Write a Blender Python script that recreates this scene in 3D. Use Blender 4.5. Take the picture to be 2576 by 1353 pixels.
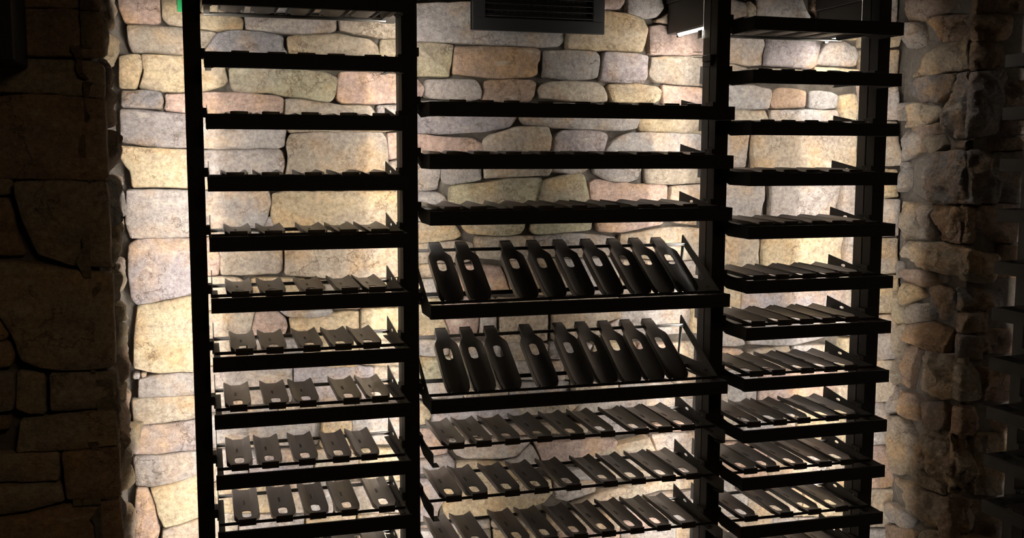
import bpy, bmesh, math, random
from mathutils import Vector, Matrix, noise
from mathutils.geometry import delaunay_2d_cdt, tessellate_polygon
random.seed(11)
S = bpy.context.scene
for o in list(bpy.data.objects): bpy.data.objects.remove(o)
COL = S.collection

# ------------------------------------------------------------------ camera
camd = bpy.data.cameras.new('camera'); cam = bpy.data.objects.new('camera', camd); COL.objects.link(cam)
camd.sensor_width = 36.0; camd.lens = 2603.25 / 2576 * 36.0; camd.clip_start = 0.05
rt = Vector((0.95861704, -0.28468765, 0.00251387)); up = Vector((0.02887813, 0.10601692, 0.9939449)); fw = Vector((0.28323035, 0.95273992, -0.10985088))
cam.matrix_world = Matrix(((rt.x, up.x, -fw.x, 0), (rt.y, up.y, -fw.y, 0), (rt.z, up.z, -fw.z, 0), (0, 0, 0, 1)))
S.camera = cam

# ------------------------------------------------------------------ light and exposure
w = bpy.data.worlds.new('world'); S.world = w; w.use_nodes = True
w.node_tree.nodes['Background'].inputs['Color'].default_value = (1.0, 0.72, 0.45, 1)
w.node_tree.nodes['Background'].inputs['Strength'].default_value = 0.01
S.view_settings.view_transform = 'Standard'; S.view_settings.look = 'None'
S.view_settings.gamma = 1.0; S.view_settings.use_curve_mapping = False
S.view_settings.exposure = 0.0
STRIP = 126.0          # LED strips on the backs of the posts
LAMP = 90.0           # small LED bars under the cross beams
# added dim warm fill light, out of view, lifting the pillar and bar fronts
ld = bpy.data.lights.new('room_fill', 'AREA'); ld.shape = 'RECTANGLE'; ld.size = 0.6; ld.size_y = 0.6; ld.energy = 6.5; ld.color = (1.0, 0.70, 0.38)
lo = bpy.data.objects.new('room_fill', ld); COL.objects.link(lo); lo.location = (0.5, 0.3, 0.78)

FLOOR, CEIL = -1.55, 0.86
D = 2.608             # depth of the post fronts
TF, PD, PW = 0.118, 0.085, 0.04

# ------------------------------------------------------------------ helpers
def tag(o, label=None, cat=None, group=None, kind=None):
    if label: o['label'] = label
    if cat: o['category'] = cat
    if group: o['group'] = group
    if kind: o['kind'] = kind
    return o
def obj(name, mesh, mat=None, parent=None, loc=None):
    o = bpy.data.objects.new(name, mesh); COL.objects.link(o)
    if mat and not mesh.materials: mesh.materials.append(mat)
    if parent: o.parent = parent
    if loc: o.location = loc
    return o
def empty(name, loc=(0, 0, 0), rz=0.0):
    o = bpy.data.objects.new(name, None); COL.objects.link(o); o.location = loc; o.rotation_euler = (0, 0, rz); o.empty_display_size = .05
    return o
def copy_tree(o, parent=None):
    c = o.copy(); COL.objects.link(c); c.parent = parent
    for ch in [k for k in o.children]: copy_tree(ch, c)
    return c
def tomesh(bm, name='m', smooth=None):
    bmesh.ops.recalc_face_normals(bm, faces=bm.faces[:])
    me = bpy.data.meshes.new(name); bm.to_mesh(me); bm.free()
    if smooth is not None:
        me.shade_smooth(); me.set_sharp_from_angle(angle=math.radians(smooth))
    return me
def box(bm, x0, x1, y0, y1, z0, z1, bev=0.0):
    vs = [bm.verts.new((x, y, z)) for x in (x0, x1) for y in (y0, y1) for z in (z0, z1)]
    fs = [bm.faces.new([vs[i] for i in q]) for q in ((0, 1, 3, 2), (4, 6, 7, 5), (0, 4, 5, 1), (2, 3, 7, 6), (0, 2, 6, 4), (1, 5, 7, 3))]
    if bev:
        es = list({e for f in fs for e in f.edges})
        bmesh.ops.bevel(bm, geom=es, offset=bev, segments=2, profile=.6, affect='EDGES')
def boxmesh(*a, bev=0.0):
    bm = bmesh.new(); box(bm, *a, bev=bev); return tomesh(bm)
def rod(bm, x0, x1, y, z, r, n=10):
    a = []; b = []
    for k in range(n):
        t = 2 * math.pi * k / n
        a.append(bm.verts.new((x0, y + r * math.cos(t), z + r * math.sin(t)))); b.append(bm.verts.new((x1, y + r * math.cos(t), z + r * math.sin(t))))
    for k in range(n): bm.faces.new((a[k], a[(k + 1) % n], b[(k + 1) % n], b[k]))
    bm.faces.new(a); bm.faces.new(b[::-1])
def plate(bm, loops, x0, x1):
    """flat plate in the YZ plane with holes, thickness x0..x1"""
    tris = tessellate_polygon([[Vector((y, z, 0)) for y, z in L] for L in loops])
    flat = [p for L in loops for p in L]
    A = [bm.verts.new((x0, y, z)) for y, z in flat]; B = [bm.verts.new((x1, y, z)) for y, z in flat]
    for t in tris:
        try: bm.faces.new([A[i] for i in t]); bm.faces.new([B[i] for i in t][::-1])
        except ValueError: pass
    s = 0
    for L in loops:
        n = len(L)
        for i in range(n):
            a, b = s + i, s + (i + 1) % n
            bm.faces.new((A[a], A[b], B[b], B[a]))
        s += n
def slot(cy, cz, ry, rz, n=8):
    """oblong hole outline"""
    out = []
    for k in range(n): 
        t = 2 * math.pi * (k + .5) / n
        out.append((cy + ry * max(-1, min(1, 1.25 * math.cos(t))), cz + rz * math.sin(t)))
    return out

# ------------------------------------------------------------------ materials
def mat(name):
    m = bpy.data.materials.new(name); m.use_nodes = True
    nt = m.node_tree; return m, nt, nt.nodes['Principled BSDF']
def N(nt, t, **kw):
    n = nt.nodes.new(t)
    for k, v in kw.items(): setattr(n, k, v)
    return n
def noise_node(nt, vec, scale, detail=4, rough=.55):
    n = N(nt, 'ShaderNodeTexNoise'); n.inputs['Scale'].default_value = scale; n.inputs['Detail'].default_value = detail; n.inputs['Roughness'].default_value = rough
    nt.links.new(vec, n.inputs['Vector']); return n
def mixc(nt, fac, a, b, mode='MIX'):
    m = N(nt, 'ShaderNodeMix', data_type='RGBA', blend_type=mode)
    L = nt.links
    if isinstance(fac, float): m.inputs[0].default_value = fac
    else: L.new(fac, m.inputs[0])
    for s, i in ((a, 6), (b, 7)):
        if isinstance(s, tuple): m.inputs[i].default_value = (*s, 1)
        else: L.new(s, m.inputs[i])
    return m.outputs[2]
def ramp(nt, src, stops):
    r = N(nt, 'ShaderNodeValToRGB'); e = r.color_ramp.elements
    e[0].position, e[0].color = stops[0][0], (*[stops[0][1]] * 3, 1); e[1].position, e[1].color = stops[1][0], (*[stops[1][1]] * 3, 1)
    for p, v in stops[2:]:
        k = e.new(p); k.color = (v, v, v, 1)
    nt.links.new(src, r.inputs[0]); return r.outputs[0]
def mapping(nt, src, scale, off=None):
    m = N(nt, 'ShaderNodeMapping'); m.inputs['Scale'].default_value = scale
    nt.links.new(src, m.inputs['Vector'])
    if off is not None: nt.links.new(off, m.inputs['Location'])
    return m.outputs[0]
def stone_material(name, bump=1.0, warm=(.52, .33, .15)):
    m, nt, b = mat(name); L = nt.links
    tc = N(nt, 'ShaderNodeTexCoord'); oi = N(nt, 'ShaderNodeObjectInfo')
    rnd = N(nt, 'ShaderNodeMath', operation='MULTIPLY'); L.new(oi.outputs['Random'], rnd.inputs[0]); rnd.inputs[1].default_value = 37.0
    rv = N(nt, 'ShaderNodeCombineXYZ')
    for i in range(3): L.new(rnd.outputs[0], rv.inputs[i])
    v = mapping(nt, tc.outputs['Object'], (1, 1, 1), rv.outputs[0])
    vs = mapping(nt, tc.outputs['Object'], (.5, .5, 1.25), rv.outputs[0])
    warp = noise_node(nt, v, 5, 3)
    wv = N(nt, 'ShaderNodeVectorMath', operation='MULTIPLY_ADD'); L.new(warp.outputs['Color'], wv.inputs[0]); wv.inputs[1].default_value = (.07, .07, .07); L.new(vs, wv.inputs[2])
    big = noise_node(nt, v, 9, 3, .6)
    lam = noise_node(nt, wv.outputs[0], 22, 8, .68)
    mot = noise_node(nt, v, 85, 8, .78)
    fine = noise_node(nt, v, 240, 4, .7)
    base = oi.outputs['Color']
    # warm iron staining in large soft patches
    c = mixc(nt, ramp(nt, big.outputs[0], [(.47, 0), (.66, .85)]), base, mixc(nt, .55, base, warm))
    # cool grey patches
    big2 = noise_node(nt, wv.outputs[0], 7, 2, .5)
    c = mixc(nt, ramp(nt, big2.outputs[0], [(.50, 0), (.66, .65)]), c, mixc(nt, .5, base, (.30, .28, .30)))
    # mottling, bedding streaks, pale flecks
    c = mixc(nt, ramp(nt, mot.outputs[0], [(.36, 0), (.64, 1)]), mixc(nt, 1.0, c, (.62, .60, .585), 'MULTIPLY'), mixc(nt, 1.0, c, (1.30, 1.27, 1.22), 'MULTIPLY'))
    c = mixc(nt, ramp(nt, lam.outputs[0], [(.36, .6), (.43, 0)]), c, mixc(nt, 1.0, c, (.62, .57, .52), 'MULTIPLY'))
    c = mixc(nt, ramp(nt, lam.outputs[0], [(.60, 0), (.68, .45)]), c, (.62, .57, .48))
    c = mixc(nt, ramp(nt, fine.outputs[0], [(.62, 0), (.72, .75)]), c, (.72, .68, .6))
    # fine natural cracks on parts of the faces
    vo = N(nt, 'ShaderNodeTexVoronoi', feature='DISTANCE_TO_EDGE'); vo.inputs['Scale'].default_value = 9.0
    w2 = N(nt, 'ShaderNodeVectorMath', operation='MULTIPLY_ADD'); L.new(noise_node(nt, v, 14, 5, .7).outputs['Color'], w2.inputs[0]); w2.inputs[1].default_value = (.13, .13, .13); L.new(v, w2.inputs[2])
    L.new(w2.outputs[0], vo.inputs['Vector'])
    cm = N(nt, 'ShaderNodeMath', operation='MULTIPLY'); L.new(ramp(nt, vo.outputs['Distance'], [(.0, 1), (.022, 0)]), cm.inputs[0]); L.new(ramp(nt, noise_node(nt, v, 6, 2).outputs[0], [(.50, 0), (.58, .75)]), cm.inputs[1])
    c = mixc(nt, cm.outputs[0], c, mixc(nt, 1.0, c, (.45, .38, .32), 'MULTIPLY'))
    L.new(c, b.inputs['Base Color']); b.inputs['Roughness'].default_value = .78; b.inputs['Specular IOR Level'].default_value = .25
    a = N(nt, 'ShaderNodeMath', operation='MULTIPLY_ADD'); L.new(lam.outputs[0], a.inputs[0]); a.inputs[1].default_value = 1.0; L.new(mot.outputs[0], a.inputs[2])
    a2 = N(nt, 'ShaderNodeMath', operation='MULTIPLY_ADD'); L.new(fine.outputs[0], a2.inputs[0]); a2.inputs[1].default_value = .35; L.new(a.outputs[0], a2.inputs[2])
    a3 = N(nt, 'ShaderNodeMath', operation='MULTIPLY_ADD'); L.new(cm.outputs[0], a3.inputs[0]); a3.inputs[1].default_value = -.6; L.new(a2.outputs[0], a3.inputs[2]); a2 = a3
    bp = N(nt, 'ShaderNodeBump'); bp.inputs['Strength'].default_value = .8 * bump; bp.inputs['Distance'].default_value = .008
    L.new(a2.outputs[0], bp.inputs['Height']); L.new(bp.outputs[0], b.inputs['Normal'])
    return m
M = {}
M['stone'] = stone_material('wall_stone')
M['rough'] = stone_material('rough_stone', 1.6)
def simple(name, col, rough=.5, spec=.5, metal=0.0, nscale=0, amp=.15, bump=0.0):
    m, nt, b = mat(name); tc = N(nt, 'ShaderNodeTexCoord')
    b.inputs['Roughness'].default_value = rough; b.inputs['Specular IOR Level'].default_value = spec; b.inputs['Metallic'].default_value = metal
    b.inputs['Base Color'].default_value = (*col, 1)
    if nscale:
        n = noise_node(nt, tc.outputs['Object'], nscale, 4)
        lo = tuple(max(0, c * (1 - amp)) for c in col); hi = tuple(c * (1 + amp) for c in col)
        nt.links.new(mixc(nt, n.outputs[0], lo, hi), b.inputs['Base Color'])
        if bump:
            bp = N(nt, 'ShaderNodeBump'); bp.inputs['Strength'].default_value = bump; bp.inputs['Distance'].default_value = .004
            nt.links.new(n.outputs[0], bp.inputs['Height']); nt.links.new(bp.outputs[0], b.inputs['Normal'])
    return m
M['mortar'] = simple('mortar', (.11, .098, .085), .95, .1, 0, 70, .5, 1.0)
M['steel'] = simple('powder_coated_steel', (.018, .0175, .017), .6, .25, 0, 300, .2, .1)
M['steel_inner'] = simple('powder_coated_channel', (.03, .028, .026), .5, .4, 0, 300, .2)
M['plastic'] = simple('dark_moulded_plastic', (.042, .037, .034), .38, .4, 0, 120, .2, .06)
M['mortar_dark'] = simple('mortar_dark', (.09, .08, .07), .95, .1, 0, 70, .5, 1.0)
M['plastic_dark'] = simple('black_moulded_plastic', (.016, .016, .017), .34, .45, 0, 120, .2, .05)
M['mark'] = simple('moulded_mark', (.018, .016, .015), .5, .3)
M['chrome'] = simple('dark_rod_steel', (.10, .095, .09), .28, .5, .6, 200, .1)
M['vent'] = simple('vent_black', (.016, .016, .017), .5, .4, 0, 200, .1)
M['ventdark'] = simple('vent_interior', (.006, .006, .006), .8, .1, 0, 50, .1)
M['beam'] = simple('beam_dark_steel', (.05, .046, .043), .5, .4, 0, 60, .15)
M['floor'] = simple('floor_slate', (.05, .042, .035), .6, .3, 0, 8, .4, .3)
M['plaster'] = simple('dark_plaster', (.07, .055, .04), .9, .2, 0, 12, .3, .2)
M['paper'] = simple('paper', (.75, .73, .70), .8, .2, 0, 90, .06)
M['ink'] = simple('ink', (.02, .02, .02), .7, .2)
M['tape'] = simple('green_tape', (.02, .32, .10), .6, .3, 0, 60, .15)
M['cable'] = simple('pale_cable', (.35, .33, .30), .5, .4, 0, 90, .1)
def emit(name, col, s):
    m, nt, b = mat(name); b.inputs['Base Color'].default_value = (.8, .8, .8, 1)
    b.inputs['Emission Color'].default_value = (*col, 1); b.inputs['Emission Strength'].default_value = s
    return m
M['led'] = emit('led_strip_light', (1.0, .915, .81), STRIP)
M['lamp'] = emit('led_bar_light', (1.0, .92, .80), LAMP)

# ------------------------------------------------------------------ stone data: kind of stone, then outline points in millimetres on the wall face
BACK = """
k -198,377 -184,341 -116,339 -99,345 -98,382 -97,443 -200,438
y -91,356 -76,340 -39,336 -3,336 2,427 -17,447 -90,443
y 2,329 61,330 113,336 115,357 101,375 62,378 4,372
t -179,297 -171,265 -108,264 -43,262 -13,265 10,276 29,298 45,323 4,329 -41,332 -101,335 -182,335
y -205,173 -166,171 -160,186 -150,215 -147,241 -153,260 -202,255
y -143,215 -156,172 -107,166 -46,163 5,168 57,183 71,195 65,229 58,241 5,250 -41,258 -147,259
d -201,122 -158,122 -103,119 -97,144 -105,162 -146,166 -200,164
k -90,135 -94,117 -46,111 -8,110 -8,161 -44,159 -91,156
k -3,108 138,109 213,112 217,148 203,156 140,162 56,166 -2,162
d -207,31 -151,22 -112,18 -44,17 -10,17 -7,104 -41,106 -108,110 -158,118 -206,116
g -6,15 115,16 200,18 217,23 220,62 222,97 215,107 96,104 -3,102
y -207,-16 -186,-46 -183,-89 -115,-88 -44,-91 -13,-89 -10,12 -81,12 -152,14 -209,19
g -9,-94 91,-95 176,-95 204,-90 210,-58 216,-27 212,6 203,14 94,13 -6,9
t 224,35 228,-14 221,-58 223,-94 306,-97 462,-99 508,-92 505,-14 500,42 489,60 419,61 309,60 234,54
k 508,20 512,-14 544,-8 544,60 505,59
g 512,-97 544,-97 544,-16 512,-22
g -202,-183 -190,-225 -109,-224 -17,-225 -13,-100 -115,-97 -197,-97
g -13,-222 46,-224 130,-224 148,-215 164,-183 177,-136 172,-102 91,-100 -9,-101
g 157,-230 189,-229 184,-200 174,-172 161,-202 151,-220
y 177,-162 182,-206 194,-234 415,-238 547,-235 548,-108 530,-105 350,-105 202,-106 182,-112
p -201,-311 -195,-386 -181,-405 -105,-391 -53,-382 -22,-375 -17,-230 -99,-228 -175,-228 -196,-242
k -16,-332 30,-331 36,-285 33,-252 24,-230 -13,-229
t 36,-285 40,-331 106,-331 190,-331 203,-323 206,-247 194,-235 130,-232 41,-233
t 212,-334 380,-352 459,-351 542,-351 543,-243 370,-240 216,-238
y -192,-495 -196,-577 -160,-586 -132,-594 -28,-596 -22,-384 -53,-388 -105,-397 -182,-410
t -19,-428 112,-426 114,-367 87,-343 42,-337 -16,-336
y 119,-427 190,-432 273,-433 268,-353 192,-345 123,-343
t 280,-436 412,-439 440,-433 436,-355 368,-355 283,-354
y 447,-436 541,-437 542,-356 448,-358
t -21,-504 38,-506 107,-504 118,-467 125,-437 61,-435 -19,-434
g 123,335 207,331 271,329 346,336 365,345 364,378 208,375 120,371
t 375,341 423,333 512,324 548,325 549,378 457,376 374,371
d 5,248 100,250 228,257 229,274 218,293 219,317 206,322 123,331 76,329 47,319 11,272
y 232,252 356,247 481,255 478,301 456,319 368,329 262,325 232,317
y 486,248 548,246 548,322 488,320
o 76,205 81,176 105,162 179,168 216,161 267,155 300,150 341,146 352,154 360,173 364,209 329,225 269,230 204,232 141,232 75,229
k 367,201 362,153 378,141 454,141 547,146 547,227 455,227 372,224
t 220,109 288,99 364,98 468,101 472,116 454,135 376,135 354,138 262,151 221,148
g 475,99 487,94 546,74 547,139 478,135
y 226,67 233,60 364,64 487,65 544,70 470,91 364,92 227,103
k 117,-490 123,-510 177,-515 206,-505 215,-481 210,-458 194,-442 168,-437 130,-439
g 214,-452 288,-457 333,-452 342,-440 267,-438 194,-435
y 227,-515 321,-523 412,-524 419,-484 418,-448 356,-449 300,-459 223,-460
y 418,-531 540,-540 541,-443 481,-442 424,-444
g -198,-606 -183,-607 -181,-592 -197,-593
g -177,-604 -167,-602 -164,-592 -177,-592
g -188,-661 -113,-662 -30,-661 -28,-602 -91,-599 -132,-600 -184,-611
t -201,-733 -116,-732 -32,-729 -30,-665 -113,-663 -202,-665
p -204,-819 -139,-821 -34,-818 -32,-734 -126,-738 -202,-738
g -202,-906 -171,-913 -111,-905 -36,-888 -35,-822 -140,-826 -205,-825
y -148,-988 -133,-1031 -94,-1025 -40,-1011 -37,-892 -111,-910 -163,-917
k -211,-1106 -170,-1111 -146,-1042 -154,-998 -162,-958 -174,-917 -202,-914
t -150,-1136 -44,-1148 -40,-1017 -94,-1030 -136,-1040
g -27,-693 97,-699 220,-698 224,-641 224,-600 100,-592 -24,-588
p 228,-701 363,-710 455,-708 454,-611 364,-605 231,-601
t 460,-709 539,-714 540,-615 460,-610
g -30,-814 127,-824 293,-831 304,-773 301,-743 183,-736 75,-724 -27,-721
y 300,-834 384,-838 389,-785 385,-742 313,-739
g 391,-838 538,-848 538,-748 394,-742
g 552,318 649,320 825,318 971,316 1020,322 1037,337 1039,372 1034,417 1007,446 885,443 751,435 650,428 553,422
k 1046,427 1131,432 1207,434 1222,454 1220,506 1046,498
g 1236,423 1285,411 1330,416 1347,442 1335,512 1232,507
y 1045,314 1209,311 1283,311 1294,340 1300,381 1288,406 1233,421 1169,426 1106,426 1046,419
k 1309,304 1419,304 1516,306 1510,401 1390,382 1340,392 1310,386
g 1390,392 1513,410 1510,496 1468,494 1342,411 1324,403
o 551,223 637,222 684,221 693,270 699,311 626,316 552,311
b 700,270 700,230 825,221 934,228 950,238 951,265 958,279 960,298 948,310 825,311 705,307
g 971,228 1058,222 1108,224 1141,233 1147,265 1146,292 1133,305 1057,308 971,303
p 1151,265 1149,223 1224,218 1294,216 1305,239 1305,298 1261,304 1161,304
t 1314,269 1309,242 1330,221 1434,215 1518,212 1516,302 1419,301 1314,294
k 550,159 602,165 611,186 600,200 588,212 551,210
g 613,163 671,157 754,157 780,164 779,184 772,201 760,212 683,214 617,210
b 787,186 785,155 849,154 932,156 944,176 949,209 934,217 874,219 813,215 793,209
t 962,168 1059,159 1173,160 1173,180 1160,201 1140,213 1071,220 993,215 969,205 957,193
y 1182,182 1193,160 1263,159 1326,159 1342,168 1349,193 1331,206 1262,213 1177,210
k 1358,158 1422,155 1519,157 1518,204 1434,209 1356,211
p 549,60 694,60 789,67 868,82 886,105 888,126 881,140 766,145 648,150 550,151
g 899,103 917,86 984,82 1136,76 1232,74 1272,81 1279,108 1271,146 1135,151 984,150 897,146
y 1280,93 1283,73 1397,68 1522,66 1520,150 1395,151 1286,151
k 549,-13 670,-13 782,-12 790,10 785,31 754,46 659,50 601,57 549,53
t 788,27 792,4 813,-13 923,-14 981,2 990,22 992,52 982,78 935,80 886,79 864,72 813,58 792,44
p 1005,18 1013,-13 1143,-13 1158,2 1168,29 1177,59 1161,68 1097,75 1034,71 1014,61 1008,46
g 1182,33 1166,6 1191,-14 1346,-15 1524,-12 1522,62 1397,64 1331,67 1252,66 1216,52
g 548,-102 600,-103 647,-100 655,-70 660,-48 661,-22 624,-18 549,-19
g 663,-59 670,-83 694,-87 741,-80 780,-73 778,-22 730,-18 667,-19
t 792,-68 886,-64 985,-60 995,-42 995,-19 886,-16 788,-19
g 1005,-51 1061,-58 1099,-53 1122,-37 1116,-18 1060,-16 1004,-19
g 1135,-53 1163,-69 1202,-81 1254,-81 1278,-75 1288,-49 1283,-15 1214,-13 1132,-18
t 1303,-86 1401,-90 1441,-88 1526,-85 1524,-18 1399,-17 1301,-19
g 547,-190 611,-192 682,-186 683,-151 670,-119 647,-110 600,-106 548,-107
o 685,-140 689,-181 826,-186 940,-182 949,-154 966,-113 969,-89 966,-69 874,-70 783,-84 706,-89 689,-94
y 546,-255 599,-254 646,-250 699,-245 720,-235 705,-212 691,-199 623,-196 547,-197
o 727,-212 747,-230 820,-237 862,-236 899,-233 909,-219 912,-190 814,-190 720,-188
o 957,-146 945,-184 934,-225 949,-236 1062,-231 1130,-226 1131,-186 1120,-150 1115,-108 1107,-72 1096,-58 1048,-61 998,-71 974,-78
k 1125,-132 1136,-180 1151,-232 1217,-235 1296,-224 1360,-214 1373,-194 1375,-135 1377,-94 1347,-90 1281,-90 1215,-86 1176,-77 1144,-74 1122,-82
g 1381,-159 1403,-209 1458,-215 1529,-218 1526,-91 1455,-94 1386,-97
t 1216,-304 1271,-316 1406,-326 1532,-323 1530,-236 1458,-225 1377,-225 1297,-236 1220,-246
g 943,-297 1038,-308 1140,-309 1211,-306 1207,-252 1140,-243 1062,-237 1012,-240 944,-244
t 761,-266 770,-302 838,-308 924,-308 938,-297 937,-243 850,-242 765,-242
t 546,-313 634,-313 738,-313 755,-302 757,-280 753,-260 705,-252 599,-257 546,-262
t 545,-360 598,-360 645,-357 705,-347 702,-322 657,-318 598,-318 546,-320
k 717,-407 801,-412 869,-410 856,-366 840,-331 771,-324 712,-327
t 863,-366 878,-413 944,-418 1014,-419 1025,-359 1012,-313 924,-312 848,-312
g 1031,-371 1026,-421 1142,-425 1220,-424 1216,-316 1114,-314 1020,-314
t 1227,-427 1300,-431 1381,-431 1380,-333 1298,-325 1224,-321
g 1389,-433 1463,-437 1535,-437 1532,-330 1460,-331 1388,-333
g 545,-408 621,-412 709,-411 705,-361 622,-362 545,-365
y 544,-529 620,-533 678,-525 668,-495 661,-465 657,-420 598,-416 545,-415
k 672,-492 685,-536 716,-540 766,-539 777,-482 773,-425 716,-420 665,-421
g 779,-534 801,-536 824,-530 823,-428 801,-424 781,-425
t 838,-558 913,-563 989,-562 986,-491 993,-433 912,-429 833,-428
t 1003,-558 1091,-557 1176,-546 1183,-507 1223,-499 1220,-439 1116,-435 1001,-433
g 1227,-505 1195,-519 1185,-554 1329,-562 1460,-560 1464,-499 1460,-448 1327,-443 1230,-442
y 1472,-560 1538,-563 1535,-451 1470,-448
g 544,-574 632,-588 680,-585 678,-551 632,-541 597,-536 544,-534
o 543,-662 608,-666 684,-666 685,-597 608,-592 543,-581
y 542,-793 583,-796 614,-792 627,-770 613,-740 593,-724 572,-716 542,-719
p 631,-795 667,-801 764,-802 839,-803 906,-796 895,-773 851,-757 740,-754 635,-756
t 882,-774 914,-787 990,-785 1068,-783 1093,-758 1067,-745 964,-747 866,-753
g 1074,-798 1107,-830 1226,-834 1417,-844 1546,-849 1544,-773 1471,-765 1333,-751 1225,-749 1102,-744
k 541,-895 618,-892 676,-883 664,-850 645,-818 595,-804 541,-802
d 540,-946 618,-948 690,-946 697,-913 675,-889 624,-899 582,-902 540,-904
g 703,-895 740,-911 826,-918 889,-914 914,-898 944,-864 864,-856 764,-851 686,-851
g 892,-919 841,-932 889,-944 953,-954 967,-943 953,-910 937,-884
y 701,-966 789,-980 889,-987 915,-977 938,-955 864,-934 764,-918 703,-919
k 963,-915 980,-949 1069,-941 1148,-929 1201,-914 1218,-891 1147,-879 1043,-877 951,-877
t 1111,-973 1229,-987 1337,-990 1350,-943 1339,-913 1323,-885 1241,-897 1174,-914 1118,-942
g 1360,-941 1359,-993 1448,-1003 1550,-1008 1547,-884 1418,-882 1338,-882
p 539,-1110 592,-1116 641,-1115 644,-1066 660,-1038 645,-972 594,-960 540,-956
y 663,-1043 673,-1098 739,-1101 890,-1089 979,-1061 1005,-1036 997,-994 889,-989 789,-983 703,-980 668,-988
g 1016,-1057 1057,-1070 1149,-1049 1149,-995 1083,-993 1012,-996
t 1081,-1098 1150,-1095 1250,-1083 1339,-1069 1422,-1070 1552,-1074 1551,-1030 1421,-1034 1284,-1039 1155,-1052 1078,-1081
g 1234,-1138 1424,-1153 1554,-1157 1552,-1084 1478,-1079 1367,-1078 1259,-1090
g 1524,413 1578,416 1632,432 1635,468 1576,480 1522,473
y 1638,427 1664,426 1666,459 1639,476
g 1667,467 1671,425 1744,422 1800,424 1862,435 1848,453 1827,486 1796,534 1674,528
b 1868,458 1907,440 2003,432 2151,450 2146,550 1868,537
t 1525,372 1606,373 1695,378 1695,412 1619,412 1524,406
g 1704,376 1802,375 1891,383 1887,415 1801,414 1704,413
y 1900,376 1947,372 2041,373 2018,420 1898,413
g 1527,288 1637,280 1693,282 1700,347 1690,367 1607,368 1525,364
p 1701,283 1777,278 1863,276 1885,287 1894,351 1889,369 1802,370 1708,365
g 1886,289 1950,286 2027,286 2037,320 2031,347 1991,362 1925,357 1905,328
t 1528,245 1596,244 1646,257 1639,269 1596,278 1527,280
t 1655,233 1751,231 1856,240 1849,268 1749,270 1654,267
y 1874,237 1952,235 2041,238 2039,274 1951,277 1878,278
g 1531,147 1655,144 1718,149 1727,188 1720,205 1667,216 1597,214 1529,211
b 1729,169 1732,149 1796,150 1856,156 1857,177 1855,202 1808,210 1766,211 1736,201
g 1870,151 1912,149 1966,154 1969,190 1946,202 1910,205 1866,203
y 1983,142 1996,109 2032,101 2042,155 2034,196 2013,197 1974,188
t 1532,91 1657,95 1721,113 1711,141 1627,141 1531,140
g 1728,101 1870,101 1986,106 1968,144 1840,144 1728,140
g 1536,-42 1602,-38 1647,-35 1656,38 1653,84 1601,86 1532,84
t 1668,13 1678,-48 1818,-50 1964,-46 2037,-36 2038,40 2031,88 1929,91 1813,92 1742,88 1671,80
g 1540,-210 1624,-210 1700,-201 1709,-138 1709,-56 1619,-51 1536,-52
g 1739,-138 1738,-213 1824,-218 1912,-215 1987,-204 1980,-166 1991,-115 1990,-58 1862,-55 1731,-57
g 2001,-207 2076,-211 2070,-61 1999,-61
t 1544,-361 1628,-360 1700,-349 1698,-275 1681,-227 1624,-220 1540,-220
y 1712,-366 1830,-368 1984,-360 2006,-334 2010,-271 1996,-232 1913,-234 1825,-244 1768,-257 1722,-273 1708,-288
g 2019,-374 2084,-376 2078,-241 2018,-245
y 1548,-504 1590,-507 1634,-505 1639,-434 1601,-390 1544,-375
p 1641,-510 1762,-519 1894,-517 2016,-511 2024,-453 1991,-389 1830,-379 1693,-380 1672,-398 1649,-434
t 2026,-517 2091,-522 2085,-392 2021,-390
g 1551,-604 1607,-608 1656,-605 1646,-576 1605,-533 1548,-516
g 1667,-604 1751,-613 1839,-616 1913,-605 1972,-590 1907,-530 1777,-522 1656,-521
g 2002,-588 2094,-600 2092,-538 1988,-534
k 1553,-677 1609,-683 1665,-681 1664,-643 1639,-620 1551,-612
t 1675,-684 1820,-690 1820,-669 1834,-639 1822,-621 1751,-623 1674,-632
g 1831,-691 1916,-699 2010,-701 2009,-668 1995,-628 1928,-622 1841,-621
y 2022,-703 2099,-707 2095,-606 2017,-605
y 6,415 8,377 56,378 103,384 110,420 111,454 58,452 10,449
g 111,420 110,382 202,385 291,389 291,428 294,467 203,460 114,457
t 300,428 302,392 371,395 448,395 444,434 448,473 372,472 301,467
g 453,435 449,399 500,401 548,404 548,439 553,474 501,474 450,468
t -25,-545 -26,-583 37,-586 98,-586 100,-551 99,-518 39,-511 -24,-511
g 108,-552 108,-585 178,-590 248,-592 253,-559 255,-522 180,-515 108,-519
y 262,-560 261,-593 334,-603 407,-606 412,-568 410,-531 335,-525 262,-527
t 415,-568 415,-602 478,-608 540,-610 543,-574 543,-536 479,-534 415,-530
g -28,-706 -25,-715 75,-724 180,-728 181,-720 178,-713 76,-700 -26,-699
t 187,-720 189,-727 295,-740 406,-748 402,-735 405,-728 295,-713 184,-713
g 410,-736 413,-746 474,-751 542,-754 541,-745 538,-738 475,-727 409,-728
g -29,-863 -34,-908 30,-910 94,-916 96,-874 99,-834 32,-823 -31,-817
p 103,-874 100,-920 188,-926 275,-935 279,-889 279,-846 190,-838 102,-832
t 286,-890 285,-936 345,-941 406,-947 409,-900 410,-852 346,-850 283,-848
y 415,-901 418,-946 475,-956 539,-959 539,-912 540,-865 476,-861 415,-857
y -35,-955 -35,-999 63,-1010 164,-1015 165,-974 165,-932 65,-924 -35,-915
g 167,-974 171,-1019 251,-1025 333,-1035 332,-990 337,-943 253,-938 172,-933
t 342,-991 340,-1035 437,-1045 533,-1050 534,-1009 534,-963 438,-951 342,-945
t -39,-1041 -41,-1078 12,-1084 60,-1091 63,-1051 64,-1013 14,-1005 -38,-1007
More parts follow.
